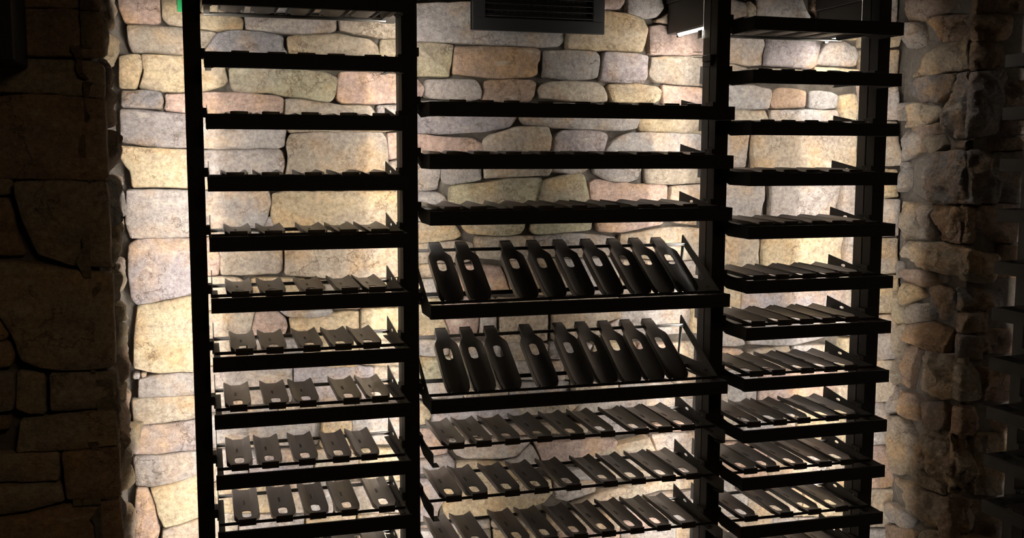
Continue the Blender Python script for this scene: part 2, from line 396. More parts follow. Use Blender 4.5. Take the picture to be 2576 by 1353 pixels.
g 70,-1052 66,-1090 156,-1099 247,-1109 245,-1070 249,-1035 158,-1023 71,-1014
y 255,-1071 249,-1110 325,-1119 397,-1125 396,-1086 399,-1050 326,-1040 256,-1037
t 407,-1087 405,-1129 470,-1134 538,-1142 534,-1100 534,-1064 471,-1052 406,-1048
g -37,-1132 -42,-1182 58,-1192 156,-1204 160,-1155 161,-1105 60,-1098 -39,-1084
t 166,-1155 164,-1204 258,-1219 350,-1223 350,-1176 356,-1129 260,-1114 164,-1107
g 358,-1177 359,-1226 445,-1236 534,-1246 533,-1196 532,-1148 447,-1138 361,-1128
t -255,-1136 -255,-1166 -206,-1170 -152,-1178 -151,-1148 -154,-1118 -204,-1108 -253,-1108
g -145,-1149 -146,-1176 -98,-1184 -45,-1189 -47,-1160 -43,-1130 -96,-1123 -145,-1120
g 689,-578 687,-598 762,-606 837,-609 834,-586 839,-566 762,-556 690,-555
t 841,-586 848,-611 913,-618 979,-618 984,-594 985,-572 913,-564 847,-560
g 988,-594 991,-616 1058,-619 1126,-628 1124,-601 1130,-579 1058,-574 993,-569
y 1133,-601 1132,-624 1205,-633 1276,-634 1272,-608 1274,-582 1204,-577 1135,-574
k 1284,-609 1287,-634 1347,-638 1408,-641 1412,-616 1409,-588 1346,-590 1284,-585
t 1420,-616 1417,-642 1480,-647 1538,-646 1537,-622 1541,-598 1478,-592 1416,-592
t 693,-636 694,-657 787,-666 888,-672 883,-646 882,-622 787,-612 689,-611
g 891,-647 890,-673 964,-681 1041,-683 1034,-655 1038,-628 964,-628 889,-619
t 1045,-656 1044,-684 1132,-691 1223,-694 1217,-666 1218,-639 1131,-634 1042,-628
g 1224,-666 1228,-695 1305,-702 1380,-698 1378,-675 1380,-645 1304,-645 1228,-641
t 1387,-676 1390,-706 1466,-707 1539,-709 1538,-684 1540,-657 1465,-653 1389,-652
g 547,-686 549,-710 634,-715 721,-723 724,-698 723,-673 634,-666 544,-662
t 728,-698 728,-719 795,-724 862,-727 861,-706 861,-682 795,-675 731,-678
g 870,-707 865,-731 964,-735 1065,-744 1062,-719 1062,-695 964,-687 866,-687
t 1070,-719 1075,-744 1146,-750 1220,-750 1223,-729 1216,-701 1145,-703 1072,-695
g 1228,-729 1226,-751 1320,-760 1409,-762 1407,-741 1410,-720 1319,-713 1225,-702
t 1419,-742 1418,-763 1481,-768 1543,-774 1543,-749 1546,-722 1480,-716 1417,-714
t 646,-819 644,-832 704,-834 767,-838 767,-825 765,-809 704,-811 646,-807
g 771,-826 773,-835 856,-846 935,-849 937,-835 936,-819 856,-819 773,-813
t 943,-835 944,-846 1032,-851 1121,-854 1116,-844 1120,-830 1032,-826 944,-820
g 1131,-845 1130,-859 1228,-864 1333,-870 1332,-856 1331,-847 1228,-839 1126,-831
k 1335,-857 1341,-868 1442,-875 1543,-879 1543,-868 1549,-854 1441,-846 1341,-846
g 1001,-981 1000,-990 1073,-998 1148,-1005 1144,-990 1141,-977 1073,-971 1004,-971
t 1155,-991 1152,-1005 1243,-1010 1334,-1011 1330,-1003 1336,-995 1242,-986 1151,-977
g 1338,-1004 1346,-1016 1445,-1023 1553,-1033 1550,-1018 1550,-1007 1445,-1003 1338,-992
g 540,-1163 539,-1209 589,-1216 637,-1223 638,-1172 641,-1120 590,-1115 544,-1115
t 642,-1172 645,-1220 726,-1232 814,-1239 808,-1187 808,-1137 727,-1132 645,-1123
y 820,-1188 816,-1238 916,-1249 1019,-1253 1017,-1205 1012,-1152 915,-1142 820,-1139
k 1022,-1206 1020,-1254 1125,-1265 1226,-1274 1229,-1224 1224,-1173 1124,-1162 1024,-1158
g 1237,-1225 1240,-1275 1329,-1286 1424,-1294 1425,-1241 1424,-1192 1327,-1179 1236,-1175
t 1428,-1242 1430,-1297 1494,-1303 1559,-1308 1555,-1253 1551,-1197 1492,-1192 1430,-1190
t 997,-1131 998,-1156 1111,-1169 1229,-1178 1230,-1148 1228,-1124 1110,-1113 998,-1101
k 1236,-1148 1239,-1179 1314,-1184 1392,-1185 1388,-1159 1392,-1131 1313,-1129 1238,-1119
g 1404,-1160 1399,-1189 1477,-1193 1558,-1197 1553,-1171 1554,-1145 1476,-1138 1399,-1129
g 648,-1113 648,-1123 729,-1133 813,-1139 811,-1125 808,-1110 729,-1108 646,-1102
t 815,-1125 818,-1134 901,-1144 983,-1146 984,-1137 987,-1130 901,-1117 821,-1113
g 1558,-739 1559,-794 1630,-798 1708,-807 1703,-748 1703,-689 1627,-688 1554,-685
k 1714,-748 1715,-801 1860,-812 2008,-820 2006,-766 2006,-707 1856,-703 1708,-694
t 2015,-767 2016,-820 2062,-825 2105,-834 2105,-773 2100,-719 2057,-714 2018,-713
t 1559,-860 1560,-916 1602,-918 1647,-922 1644,-866 1645,-806 1599,-807 1555,-803
g 1657,-867 1654,-926 1752,-933 1849,-936 1851,-881 1843,-825 1748,-819 1652,-814
y 1857,-882 1860,-936 1984,-954 2108,-958 2107,-900 2106,-843 1978,-831 1854,-822
k 1560,-982 1566,-1035 1655,-1047 1754,-1055 1748,-998 1744,-938 1652,-930 1557,-928
g 1761,-999 1754,-1053 1868,-1067 1978,-1074 1974,-1017 1972,-956 1863,-952 1757,-939
t 1986,-1018 1990,-1075 2051,-1082 2115,-1083 2114,-1029 2108,-974 2046,-960 1982,-960
g 1568,-1108 1569,-1166 1621,-1176 1677,-1180 1678,-1118 1670,-1054 1618,-1053 1566,-1050
t 1682,-1118 1684,-1178 1785,-1189 1890,-1196 1888,-1138 1884,-1077 1781,-1064 1685,-1063
y 1897,-1139 1891,-1201 2007,-1209 2125,-1225 2118,-1160 2115,-1095 2002,-1084 1892,-1075
t 1570,-1252 1572,-1327 1677,-1340 1784,-1352 1780,-1275 1785,-1202 1672,-1184 1567,-1174
g 1797,-1277 1795,-1354 1889,-1364 1986,-1374 1978,-1296 1980,-1215 1884,-1211 1787,-1199
t 1991,-1298 1997,-1376 2061,-1381 2129,-1393 2122,-1312 2123,-1235 2054,-1223 1985,-1220
g 2050,484 2048,424 2117,428 2185,434 2182,489 2180,552 2111,550 2044,540
y 2053,382 2048,350 2121,347 2188,356 2193,387 2191,416 2118,417 2048,414
t 2055,288 2058,238 2126,236 2193,240 2197,291 2189,343 2122,339 2053,340
g 2062,173 2061,118 2132,119 2200,120 2197,176 2194,225 2127,229 2054,228
t 2067,39 2066,-35 2140,-32 2214,-31 2206,40 2201,109 2132,115 2062,110
y 2070,-91 2076,-138 2145,-141 2216,-136 2209,-91 2211,-47 2140,-45 2066,-40
g 2079,-206 2082,-260 2151,-269 2222,-267 2215,-208 2218,-146 2145,-144 2079,-145
t 2081,-330 2086,-385 2157,-394 2231,-392 2221,-334 2220,-275 2151,-276 2084,-271
y 2089,-460 2089,-518 2164,-526 2235,-528 2228,-464 2225,-401 2157,-397 2085,-402
g 2095,-604 2100,-677 2171,-685 2244,-684 2238,-610 2240,-535 2164,-534 2095,-531
t 2100,-753 2108,-823 2178,-826 2255,-827 2246,-762 2240,-693 2172,-688 2103,-690
g 2108,-900 2114,-972 2186,-977 2255,-986 2256,-911 2253,-843 2178,-830 2109,-829
k 2120,-1053 2117,-1127 2193,-1130 2270,-1134 2262,-1065 2255,-995 2186,-983 2113,-980
t 2128,-1200 2127,-1268 2200,-1270 2275,-1278 2266,-1213 2266,-1146 2193,-1137 2124,-1135
g 2135,-1341 2131,-1406 2207,-1416 2286,-1424 2274,-1356 2271,-1291 2200,-1284 2127,-1272
"""
LEFT = """
b -453,303 -279,307 -200,308 -200,375 -315,367 -450,360
b -369,206 -291,205 -200,206 -200,217 -200,242 -200,274 -200,302 -280,304 -366,302
t -462,129 -310,127 -204,119 -200,128 -200,187 -214,195 -353,197 -459,190
b -470,-49 -318,-54 -200,-56 -200,14 -200,114 -287,122 -379,122 -410,115 -462,112
t -472,-87 -391,-85 -392,-54 -471,-53
t -380,-87 -369,-146 -344,-215 -282,-239 -200,-248 -200,-184 -200,-97 -206,-63 -295,-59 -382,-60
b -478,-210 -373,-218 -390,-146 -397,-97 -473,-93
t -485,-336 -422,-345 -401,-389 -384,-442 -347,-460 -280,-469 -202,-465 -200,-430 -200,-376 -200,-262 -287,-251 -373,-234 -479,-224
b -488,-394 -419,-397 -411,-388 -424,-351 -485,-343
b -491,-459 -407,-451 -402,-427 -411,-403 -488,-401
d -496,-552 -410,-551 -403,-468 -491,-467
t -402,-548 -375,-562 -346,-562 -346,-471 -396,-470
t -332,-557 -284,-558 -200,-557 -200,-482 -264,-477 -331,-476
b -498,-595 -419,-594 -419,-568 -496,-560
t -407,-644 -295,-647 -200,-643 -200,-563 -292,-568 -394,-576
t -503,-709 -325,-715 -324,-653 -500,-647
b -309,-756 -200,-764 -200,-650 -314,-652
t -507,-785 -393,-779 -316,-762 -324,-725 -504,-717
b -513,-902 -200,-922 -200,-776 -313,-773 -390,-789 -508,-796
"""
RIGHTSIDE = """
b -2932,444 -2929,434 -2822,437 -2652,431 -2660,534 -2932,594
g -2932,354 -2932,350 -2866,351 -2861,393 -2881,424 -2932,427 -2932,428
b -2850,367 -2725,353 -2646,351 -2656,422 -2766,429 -2858,429
t -2932,259 -2829,254 -2736,262 -2640,264 -2646,341 -2798,350 -2854,347 -2932,344
d -2911,201 -2878,177 -2766,168 -2714,197 -2710,243 -2810,252 -2918,239
d -2698,193 -2761,150 -2718,58 -2625,50 -2639,251 -2694,247
t -2920,96 -2816,96 -2775,132 -2786,155 -2881,165 -2925,143
g -2932,112 -2932,113 -2932,147 -2905,168 -2932,168
b -2830,59 -2756,74 -2771,99 -2876,89
t -2818,16 -2783,6 -2736,28 -2753,64 -2822,51
g -2932,-17 -2909,-7 -2839,16 -2846,58 -2891,87 -2932,85 -2932,64
g -2932,-89 -2926,-116 -2902,-102 -2912,-24 -2932,-28
d -2898,-50 -2887,-120 -2836,-137 -2707,-147 -2611,-138 -2622,7 -2683,14 -2792,2 -2888,-15
t -2915,-273 -2835,-265 -2847,-157 -2917,-156
g -2824,-264 -2758,-262 -2766,-162 -2833,-163
b -2745,-265 -2604,-262 -2610,-159 -2753,-154
t -2920,-327 -2821,-354 -2674,-366 -2604,-369 -2604,-280 -2773,-276 -2932,-290
g -2932,-402 -2917,-397 -2924,-356 -2932,-355
b -2895,-416 -2726,-411 -2698,-381 -2804,-373 -2898,-379
y -2915,-460 -2878,-486 -2797,-451 -2824,-423 -2922,-426
y -2932,-560 -2903,-550 -2896,-497 -2932,-451 -2932,-455
d -2783,-481 -2724,-511 -2654,-536 -2645,-499 -2654,-420 -2726,-406 -2783,-428
t -2878,-549 -2769,-527 -2761,-503 -2795,-475 -2884,-498
b -2864,-599 -2804,-610 -2685,-615 -2672,-548 -2755,-533 -2876,-555
t -2932,-691 -2907,-671 -2888,-616 -2898,-560 -2932,-577
b -2910,-688 -2903,-766 -2847,-760 -2824,-684 -2809,-624 -2881,-628
t -2809,-681 -2821,-762 -2682,-763 -2604,-730 -2604,-612 -2674,-621 -2794,-628
g -2932,-870 -2873,-841 -2917,-779 -2932,-784
b -2857,-857 -2784,-864 -2776,-845 -2808,-782 -2893,-788
d -2730,-858 -2659,-853 -2672,-777 -2769,-794
t -2932,-1038 -2922,-1074 -2855,-1063 -2816,-976 -2810,-920 -2871,-870 -2932,-881
t -2779,-965 -2793,-1059 -2679,-1072 -2645,-1060 -2661,-876 -2731,-878 -2765,-890
b -2633,-1064 -2604,-1032 -2604,-855 -2647,-872
t -2899,-1163 -2770,-1177 -2754,-1210 -2651,-1173 -2661,-1087 -2805,-1080 -2930,-1096
g -2932,-1247 -2825,-1235 -2791,-1199 -2911,-1182 -2932,-1189
b -2932,-1429 -2768,-1352 -2786,-1238 -2932,-1261
b -2632,-1298 -2604,-1258 -2604,-1050 -2647,-1078
t -2757,-1347 -2642,-1302 -2650,-1186 -2765,-1230
t -2932,-769 -2914,-759 -2915,-682 -2932,-700
"""
RIGHTFRONT = """
b 2212,424 2456,437 2448,536 2212,521
b 2212,341 2333,349 2340,415 2212,412
b 2212,257 2310,269 2299,342 2212,334
d 2212,49 2212,56 2323,69 2313,156 2328,233 2294,251 2212,246
k 2323,154 2342,69 2483,70 2472,216 2322,225
b 2212,24 2309,18 2486,26 2484,56 2212,40
d 2212,-139 2301,-138 2303,-69 2293,-4 2252,18 2212,7
g 2312,-138 2498,-136 2487,15 2310,7
k 2212,-261 2507,-259 2499,-148 2212,-153
t 2212,-374 2292,-387 2341,-372 2330,-301 2272,-299 2212,-284
b 2356,-372 2516,-377 2509,-285 2346,-275
d 2212,-469 2282,-467 2375,-466 2368,-418 2212,-405
b 2212,-537 2301,-530 2310,-479 2219,-481
k 2315,-606 2533,-617 2528,-546 2310,-540
d 2212,-617 2292,-617 2295,-555 2212,-552
t 2212,-747 2284,-747 2287,-680 2264,-636 2212,-644
k 2299,-752 2544,-771 2537,-669 2294,-658
b 2212,-854 2269,-859 2276,-817 2263,-773 2212,-775
b 2282,-859 2552,-877 2547,-811 2282,-805
t 2212,-1049 2288,-1058 2277,-871 2212,-864
t 2297,-1056 2566,-1071 2553,-889 2286,-867
b 2212,-1170 2267,-1171 2278,-1122 2261,-1068 2212,-1066
k 2275,-1195 2577,-1218 2571,-1138 2279,-1079
b 2212,-1280 2585,-1326 2578,-1234 2212,-1183
"""
TINT = {'g': (.365, .345, .34), 'd': (.25, .24, .255), 'p': (.345, .318, .34), 'k': (.43, .325, .29), 'y': (.46, .39, .275), 'o': (.355, .33, .235), 't': (.40, .35, .29), 'b': (.38, .28, .215)}
def seg_dist(px, py, P):
    best = 9.0
    n = len(P)
    for i in range(n):
        ax, ay = P[i]; bx, by = P[(i + 1) % n]
        dx, dy = bx - ax, by - ay; q = dx * dx + dy * dy
        t = 0 if q == 0 else max(0, min(1, ((px - ax) * dx + (py - ay) * dy) / q))
        d = (px - ax - dx * t) ** 2 + (py - ay - dy * t) ** 2
        if d < best: best = d
    return math.sqrt(best)
def inside(px, py, P):
    c = False; n = len(P); j = n - 1
    for i in range(n):
        if (P[i][1] > py) != (P[j][1] > py) and px < (P[j][0] - P[i][0]) * (py - P[i][1]) / (P[j][1] - P[i][1]) + P[i][0]: c = not c
        j = i
    return c
def offset(P, d):
    n = len(P); out = []
    for i in range(n):
        a = Vector(P[i - 1]); b = Vector(P[i]); c = Vector(P[(i + 1) % n])
        t = (c - a)
        if t.length < 1e-9: out.append(P[i]); continue
        t.normalize(); nn = Vector((-t.y, t.x))      # inward for a counter-clockwise outline
        out.append((b.x + nn.x * d, b.y + nn.y * d))
    return out
def stone(outline, kind, frame, parent, material, rough=.0046, base=.038, proud=.011, step=.011, relief=1.0):
    """one stone: a rounded, uneven face standing proud of the mortar"""
    O, ex, ez, nn = frame
    P = [(x / 1000., z / 1000.) for x, z in outline]
    n = len(P); Q = []
    for i in range(n):                                 # cut the corners, then even out the outline
        a = Vector(P[i]); b = Vector(P[(i + 1) % n]); l = (b - a).length
        k = min(.2, .0032 / max(l, 1e-4))
        Q.append(tuple(a.lerp(b, k))); Q.append(tuple(a.lerp(b, 1 - k)))
    R_ = []
    for i in range(len(Q)):
        a = Vector(Q[i]); b = Vector(Q[(i + 1) % len(Q)]); m_ = max(1, int((b - a).length / step))
        for j in range(m_): R_.append(tuple(a.lerp(b, j / m_)))
    sd = random.uniform(0, 100)
    Pj = []
    for (x, z) in R_:
        w_ = noise.noise_vector(Vector((x * 30, z * 30, sd)))
        Pj.append((x + w_.x * .0022 * relief, z + w_.y * .0022 * relief))
    P = offset(Pj, -.0022 if relief < 1.5 else -.0050)
    cx = sum(p[0] for p in P) / len(P); cz = sum(p[1] for p in P) / len(P)
    hgt = random.uniform(-.4, 1) * proud
    tx, tz = random.uniform(-.035, .035) * relief, random.uniform(-.05, .05) * relief
    stepf = random.random()
    ext = max(.012, min(max(p[0] for p in P) - min(p[0] for p in P), max(p[1] for p in P) - min(p[1] for p in P)) / 2)
    chips = []
    for _ in range(random.choice((1, 2, 2, 3)) if relief < 1.5 else random.choice((4, 5, 6))):
        a_ = random.uniform(0, 2 * math.pi)
        chips.append((math.cos(a_), math.sin(a_), ext * random.uniform(.1, .85), random.uniform(.10, .34) * (1 if relief < 1.5 else 1.9)))
    def H(x, z, d):
        v = Vector(((x) * 9, z * 22, sd))
        h = hgt + (x - cx) * tx + (z - cz) * tz
        h += rough * 1.5 * noise.fractal(v, 1.0, 2.1, 4)
        s = noise.noise(Vector((x * 5, z * 16, sd + 7)))
        h += rough * 1.1 * (math.floor(s * 4 + .5) / 4) * (1.0 if stepf > .45 else .25)
        if relief > 1.5: h -= .013 * abs(noise.noise(Vector((x * 34, z * 20, sd + 5)))) + .005 * abs(noise.noise(Vector((x * 90, z * 60, sd + 9))))
        if relief > 1.5: h += rough * 1.6 * noise.turbulence(Vector((x * 16, z * 9, sd + 3)), 3, True)
        for ca, sa, c0, sl in chips:
            e_ = (x - cx) * ca + (z - cz) * sa - c0 + .004 * noise.noise(Vector((x * 40, z * 40, sd)))
            if e_ > 0: h -= min(e_ * sl, .0055 if relief < 1.5 else .018)
        h -= .0050 * math.exp(-d / .0035)
        return h
    rings = [(P, None), (P, -.5), (offset(P, .0025), .0025), (offset(P, .0065), .0065)]
    verts3 = []
    nP = len(P)
    for L, d in rings[:2]:
        for (x, z) in L:
            verts3.append((x, z, -base if d is None else H(x, z, 0) - .0020))
    faces = []
    for i in range(nP):
        j = (i + 1) % nP; faces.append((i, j, nP + j, nP + i))
    # the face: Delaunay over outline, an inner ring and jittered interior points
    pts = [Vector(p) for p in P]
    for L, d in rings[2:]:
        for i, p in enumerate(L):
            if d > .004 and i % 2: continue
            if inside(p[0], p[1], P) and seg_dist(p[0], p[1], P) > d * .7: pts.append(Vector(p))
    x0 = min(p[0] for p in P); x1 = max(p[0] for p in P); z0 = min(p[1] for p in P); z1 = max(p[1] for p in P)
    x = x0
    row = 0
    while x < x1:
        z = z0 + (row % 2) * step / 2
        while z < z1:
            a_ = x + random.uniform(-.3, .3) * step; b_ = z + random.uniform(-.3, .3) * step
            if inside(a_, b_, P) and seg_dist(a_, b_, P) > .011: pts.append(Vector((a_, b_)))
            z += step
        x += step; row += 1
    edges = [(i, (i + 1) % nP) for i in range(nP)]
    r = delaunay_2d_cdt(pts, edges, [], 1, 1e-6)
    v2, _, f2, ov = r[0], r[1], r[2], r[3]
    s0 = nP; idx = {}
    for i, v in enumerate(v2):
        o_ = ov[i]
        if o_ and min(o_) < nP: idx[i] = s0 + min(o_)
        else:
            d = seg_dist(v.x, v.y, P); idx[i] = len(verts3); verts3.append((v.x, v.y, H(v.x, v.y, d)))
    for f in f2:
        q = [idx[k] for k in f]
        if len(set(q)) == len(q): faces.append(tuple(q))
    me = bpy.data.meshes.new('stone')
    loc = O + ex * cx + ez * cz
    me.from_pydata([tuple(ex * (a - cx) + ez * (b - cz) + nn * h) for a, b, h in verts3], [], faces)
    me.materials.append(material); me.shade_smooth(); me.set_sharp_from_angle(angle=math.radians(38 if relief < 1.5 else 24))
    o = bpy.data.objects.new('stone', me); COL.objects.link(o); o.location = loc; o.parent = parent
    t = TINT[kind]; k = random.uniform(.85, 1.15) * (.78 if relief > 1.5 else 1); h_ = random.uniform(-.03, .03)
    o.color = (t[0] * k * (1 + h_), t[1] * k, t[2] * k * (1 - h_), 1)
    return o
def stones(data, frame, parent, material, **kw):
    for l in data.strip().splitlines():
        t = l.split(); stone([tuple(map(int, q.split(','))) for q in t[1:]], t[0], frame, parent, material, **kw)

# ------------------------------------------------------------------ the setting
X, Y, Z = Vector((1, 0, 0)), Vector((0, 1, 0)), Vector((0, 0, 1))
YM = 2.966
tag(obj('floor', boxmesh(-1.7, 3.1, -2.1, 3.1, FLOOR - .1, FLOOR), M['floor']), kind='structure')
tag(obj('ceiling', boxmesh(-1.7, 3.1, -2.1, 3.1, CEIL, CEIL + .1), M['plaster']), kind='structure')
tag(obj('wall_front', boxmesh(-1.7, 3.1, -2.1, -2.0, FLOOR, CEIL), M['plaster']), kind='structure')
wb = tag(obj('wall_back', boxmesh(-.226, 2.6, YM, 3.1, FLOOR, CEIL), M['mortar']), kind='structure')
stones(BACK, (Vector((0, 2.935, 0)), X, Z, -Y), wb, M['stone'])
bm = bmesh.new(); box(bm, -1.6, -.226, 2.438, 3.1, FLOOR, CEIL); box(bm, -1.7, -1.6, -2.0, 3.1, FLOOR, CEIL)
wl = tag(obj('wall_left', tomesh(bm), M['mortar']), kind='structure')
stones(LEFT, (Vector((0, 2.40, 0)), X, Z, -Y), wl, M['stone'], step=.014, relief=1.2)
# quoins on the narrow side of the left pillar
z = -1.25
while z < .55:
    h = random.uniform(.045, .12)
    cuts = [2395, random.choice((2560, 2620, 2720)), 2935] if random.random() < .6 else [2395, 2935]
    for a, b in zip(cuts, cuts[1:]):
        o_ = [(a + 3, int(z * 1000) + 3), ((a + b) // 2, int(z * 1000) + random.randint(0, 6)), (b - 3, int(z * 1000) + 3), (b - 3, int((z + h) * 1000) - 3), ((a + b) // 2, int((z + h) * 1000) - random.randint(0, 6)), (a + 3, int((z + h) * 1000) - 3)]
        stone(o_, random.choice('tgybt'), (Vector((-.201, 0, 0)), Y, Z, X), wl, M['rough'], rough=.007, proud=.008, relief=2.0, step=.014)
    z += h + .004
bm = bmesh.new(); box(bm, 2.240, 2.75, 2.630, 3.1, FLOOR, CEIL); box(bm, 2.75, 2.9, -2.0, 3.1, FLOOR, CEIL)
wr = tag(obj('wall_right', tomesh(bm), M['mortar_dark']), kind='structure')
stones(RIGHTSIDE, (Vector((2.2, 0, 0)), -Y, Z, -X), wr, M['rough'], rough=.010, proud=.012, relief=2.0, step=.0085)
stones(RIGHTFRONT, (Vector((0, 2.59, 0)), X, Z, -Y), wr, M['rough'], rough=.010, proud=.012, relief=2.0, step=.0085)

# ------------------------------------------------------------------ rack posts
PX = [-.037, .4845, 1.3605, 1.8749]
def post_meshes():
    bm = bmesh.new()
    box(bm, 0, PW, 0, .0385, FLOOR, CEIL, bev=.0012)
    front = tomesh(bm)
    bm = bmesh.new(); box(bm, .001, PW - .001, .0445, PD - .009, FLOOR, CEIL, bev=.0012); box(bm, .001, .0025, PD - .010, PD, FLOOR, CEIL); box(bm, PW - .0025, PW - .001, PD - .010, PD, FLOOR, CEIL); rear = tomesh(bm)
    bm = bmesh.new(); box(bm, .012, PW - .012, .0385, .0445, FLOOR, CEIL); web = tomesh(bm)
    bm = bmesh.new(); box(bm, .013, .027, PD - .009, PD - .006, FLOOR + .05, CEIL - .3); led = tomesh(bm)
    bm = bmesh.new()
    z = -1.4
    while z < CEIL - .1: box(bm, .006, .034, PD + .0005, PD + .002, z, z + .02); z += .28
    return front, rear, web, led
pm = post_meshes()
PL = ['tall black steel rack post at the left end, beside bare lit stones',
      'tall black steel rack post between the narrow left bay and the wide middle bay',
      'tall black steel rack post between the middle and right bays, cross beam on top',
      'tall black steel rack post at the right end of the racks, before the pillar']
def make_post(x, label, loc=None, rz=0):
    p = empty('rack_post', loc or (x, D, 0), rz)
    tag(p, label, 'post', 'upright posts of the wine racks')
    obj('front_channel', pm[0], M['steel'], p); obj('rear_channel', pm[1], M['steel_inner'], p); obj('channel_web', pm[2], M['ventdark'], p)
    tag(obj('led_strip', pm[3], M['led'], p), 'glowing warm white light strip')
    return p
posts = [make_post(x, l) for x, l in zip(PX, PL)]
# clip with two cable ends on the third post, a stop block on the second
bm = bmesh.new(); box(bm, -.014, 0, .012, .060, .258, .276, bev=.002); box(bm, -.010, 0, .020, .066, .245, .257, bev=.001)
clip = obj('cable_clip', tomesh(bm), M['steel_inner'], posts[2])
bm = bmesh.new(); rod(bm, -.034, -.008, .074, .287, .0012, 6); rod(bm, -.036, -.004, .070, .272, .0012, 6); tag(obj('cable_end', tomesh(bm), M['cable'], clip), 'two thin pale cable ends')
obj('stop_block', boxmesh(PW, PW + .006, .004, .03, .246, .268, bev=.001), M['steel_inner'], posts[1])

# ------------------------------------------------------------------ trays
C_ = .0056
def arm_mesh(kind, side):
    """side plate; local y from the post front, z from the bar top; side=+1 has its flange towards +x"""
    bm = bmesh.new()
    if kind == 'flat':
        outer = [(-TF, -.035), (-TF, 0), (-.02, .002), (.05, .010), (.195, .033), (.198, -.018), (.05, -.020), (.0, -.035)]
        holes = [slot(.115, .006, .010, .0045), slot(.03, -.016, .006, .003)]
    else:
        outer = [(-TF, -.035), (-TF, 0), (-.078, 0), (-.070, .003), (.163, .138), (.168, .140), (.172, .136), (.188, -.010), (.02, -.014), (.0, -.035)]
        holes = [[(.158, .106), (.176, .022), (.035, .020), (.025, .028)], slot(.0, .006, .009, .003)]
    t = .0022
    plate(bm, [outer] + holes, 0, t * side)
    a, b = sorted((t * side, .015 * side))
    box(bm, a, b, -.055, .185, (-.0205 if kind == 'flat' else -.0145), (-.0185 if kind == 'flat' else -.0125))
    if kind == 'flat': box(bm, a, sorted((t * side, .017 * side))[1] if side > 0 else b, -TF, -.085, -.035, -.033)
    return tomesh(bm)
ARM = {(k, s): arm_mesh(k, s) for k in ('flat', 'tilt') for s in (1, -1)}
bm = bmesh.new(); box(bm, 0, .012, .0, .045, -.004, .018, bev=.001); box(bm, .009, .0125, .014, .05, -.016, -.004); BRK = tomesh(bm)
bm = bmesh.new(); rod(bm, -.001, .0135, .02, .008, .0035, 8); BOLT = tomesh(bm)
def make_tray(x0, x1, z, kind, label, group, bar=True, root=None, yb=D, dz=0.0):
    """x0 right edge of the left post, x1 left edge of the right post"""
    t = root or empty('wine_tray', (x0, yb, z))
    tag(t, label, 'rack tray', group)
    wdt = x1 - x0
    bm = bmesh.new()
    if bar:
        box(bm, C_, wdt - C_, -TF - .002, -TF, -.035, 0, bev=.0006)
        box(bm, C_, wdt - C_, -TF, -TF + .014, -.035, -.033)
        box(bm, C_, wdt - C_, -TF, -TF + .006, -.002, 0)
        obj('fascia_bar', tomesh(bm), M['steel'], t)
    else: bm.free()
    for s, xx in ((1, C_ + .003), (-1, wdt - C_ - .003)):
        obj('side_arm', ARM[(kind, s)], M['steel'], t, (xx, 0, 0))
        b = obj('post_bracket', BRK, M['steel'], t, (xx - .012 if s > 0 else xx, 0, 0) if s > 0 else (xx - .0, 0, 0))
        obj('bolt', BOLT, M['chrome'], b)
    y2, z2 = (.172, -.0056 + dz) if kind == 'flat' else (.150, .1125)
    bm = bmesh.new(); rod(bm, C_ + .004, wdt - C_ - .004, y2, z2, .0050); obj('back_rod', tomesh(bm, smooth=40), M['chrome'], t)
    bm = bmesh.new(); box(bm, C_ + .004, wdt - C_ - .004, -.060, -.0575, -.0055 + dz, .002 + dz, bev=.0005); obj('front_rail', tomesh(bm), M['steel'], t)
    if kind == 'tilt':
        bm = bmesh.new(); box(bm, C_ + .004, wdt - C_ - .004, .118, .121, -.010, .001, bev=.0005); obj('lower_rail', tomesh(bm), M['steel'], t)
    return t

# ------------------------------------------------------------------ cradles
def cradle(stations, hole, length, strip, th=.0018):
    """stations: (y, flat half-width, tip half-width, tip height, skirt bottom, valley z)"""
    bm = bmesh.new()
    hole_pts = hole
    L = [(-s[1], s[0]) for s in stations]; Rr = [(s[1], s[0]) for s in stations]
    outline = L + Rr[::-1]
    def vz(y):
        for a, b in zip(stations, stations[1:]):
            if a[0] <= y <= b[0]: return a[5] + (b[5] - a[5]) * (y - a[0]) / (b[0] - a[0])
        return stations[-1][5]
    loops = [outline, hole_pts]
    tris = tessellate_polygon([[Vector((x, y, 0)) for x, y in q] for q in loops])
    flat = [p for q in loops for p in q]
    V = [bm.verts.new((x, y, vz(y))) for x, y in flat]
    for t in tris: bm.faces.new([V[i] for i in t])
    for sgn, off in ((-1, 0), (1, None)):
        prev = None
        for k, s in enumerate(stations):
            inner = V[k] if sgn < 0 else V[len(stations) + (len(stations) - 1 - k)]
            z = s[5]
            row_ = [inner, bm.verts.new((sgn * (s[1] * .35 + s[2] * .65), s[0], z + s[3] * .60)), bm.verts.new((sgn * s[2], s[0], z + s[3])), bm.verts.new((sgn * (s[2] + .0013), s[0], z + s[3] - .0012)), bm.verts.new((sgn * (s[2] + .0016), s[0], z + s[4]))]
            if prev:
                for i in range(4): bm.faces.new((prev[i], prev[i + 1], row_[i + 1], row_[i]))
            prev = row_
    bmesh.ops.recalc_face_normals(bm, faces=bm.faces[:])
    if sum(f.normal.z for f in bm.faces) < 0: bmesh.ops.reverse_faces(bm, faces=bm.faces[:])
    bmesh.ops.solidify(bm, geom=bm.faces[:], thickness=th)
    return bm
def stadium(cy, ry, rx, n=14):
    out = []
    for k in range(n):
        t = 2 * math.pi * k / n
        out.append((rx * math.cos(t), cy + (ry - rx) * (1 if math.sin(t) >= 0 else -1) * (0 if abs(math.sin(t)) < 1e-6 else 1) + rx * math.sin(t)))
    return out
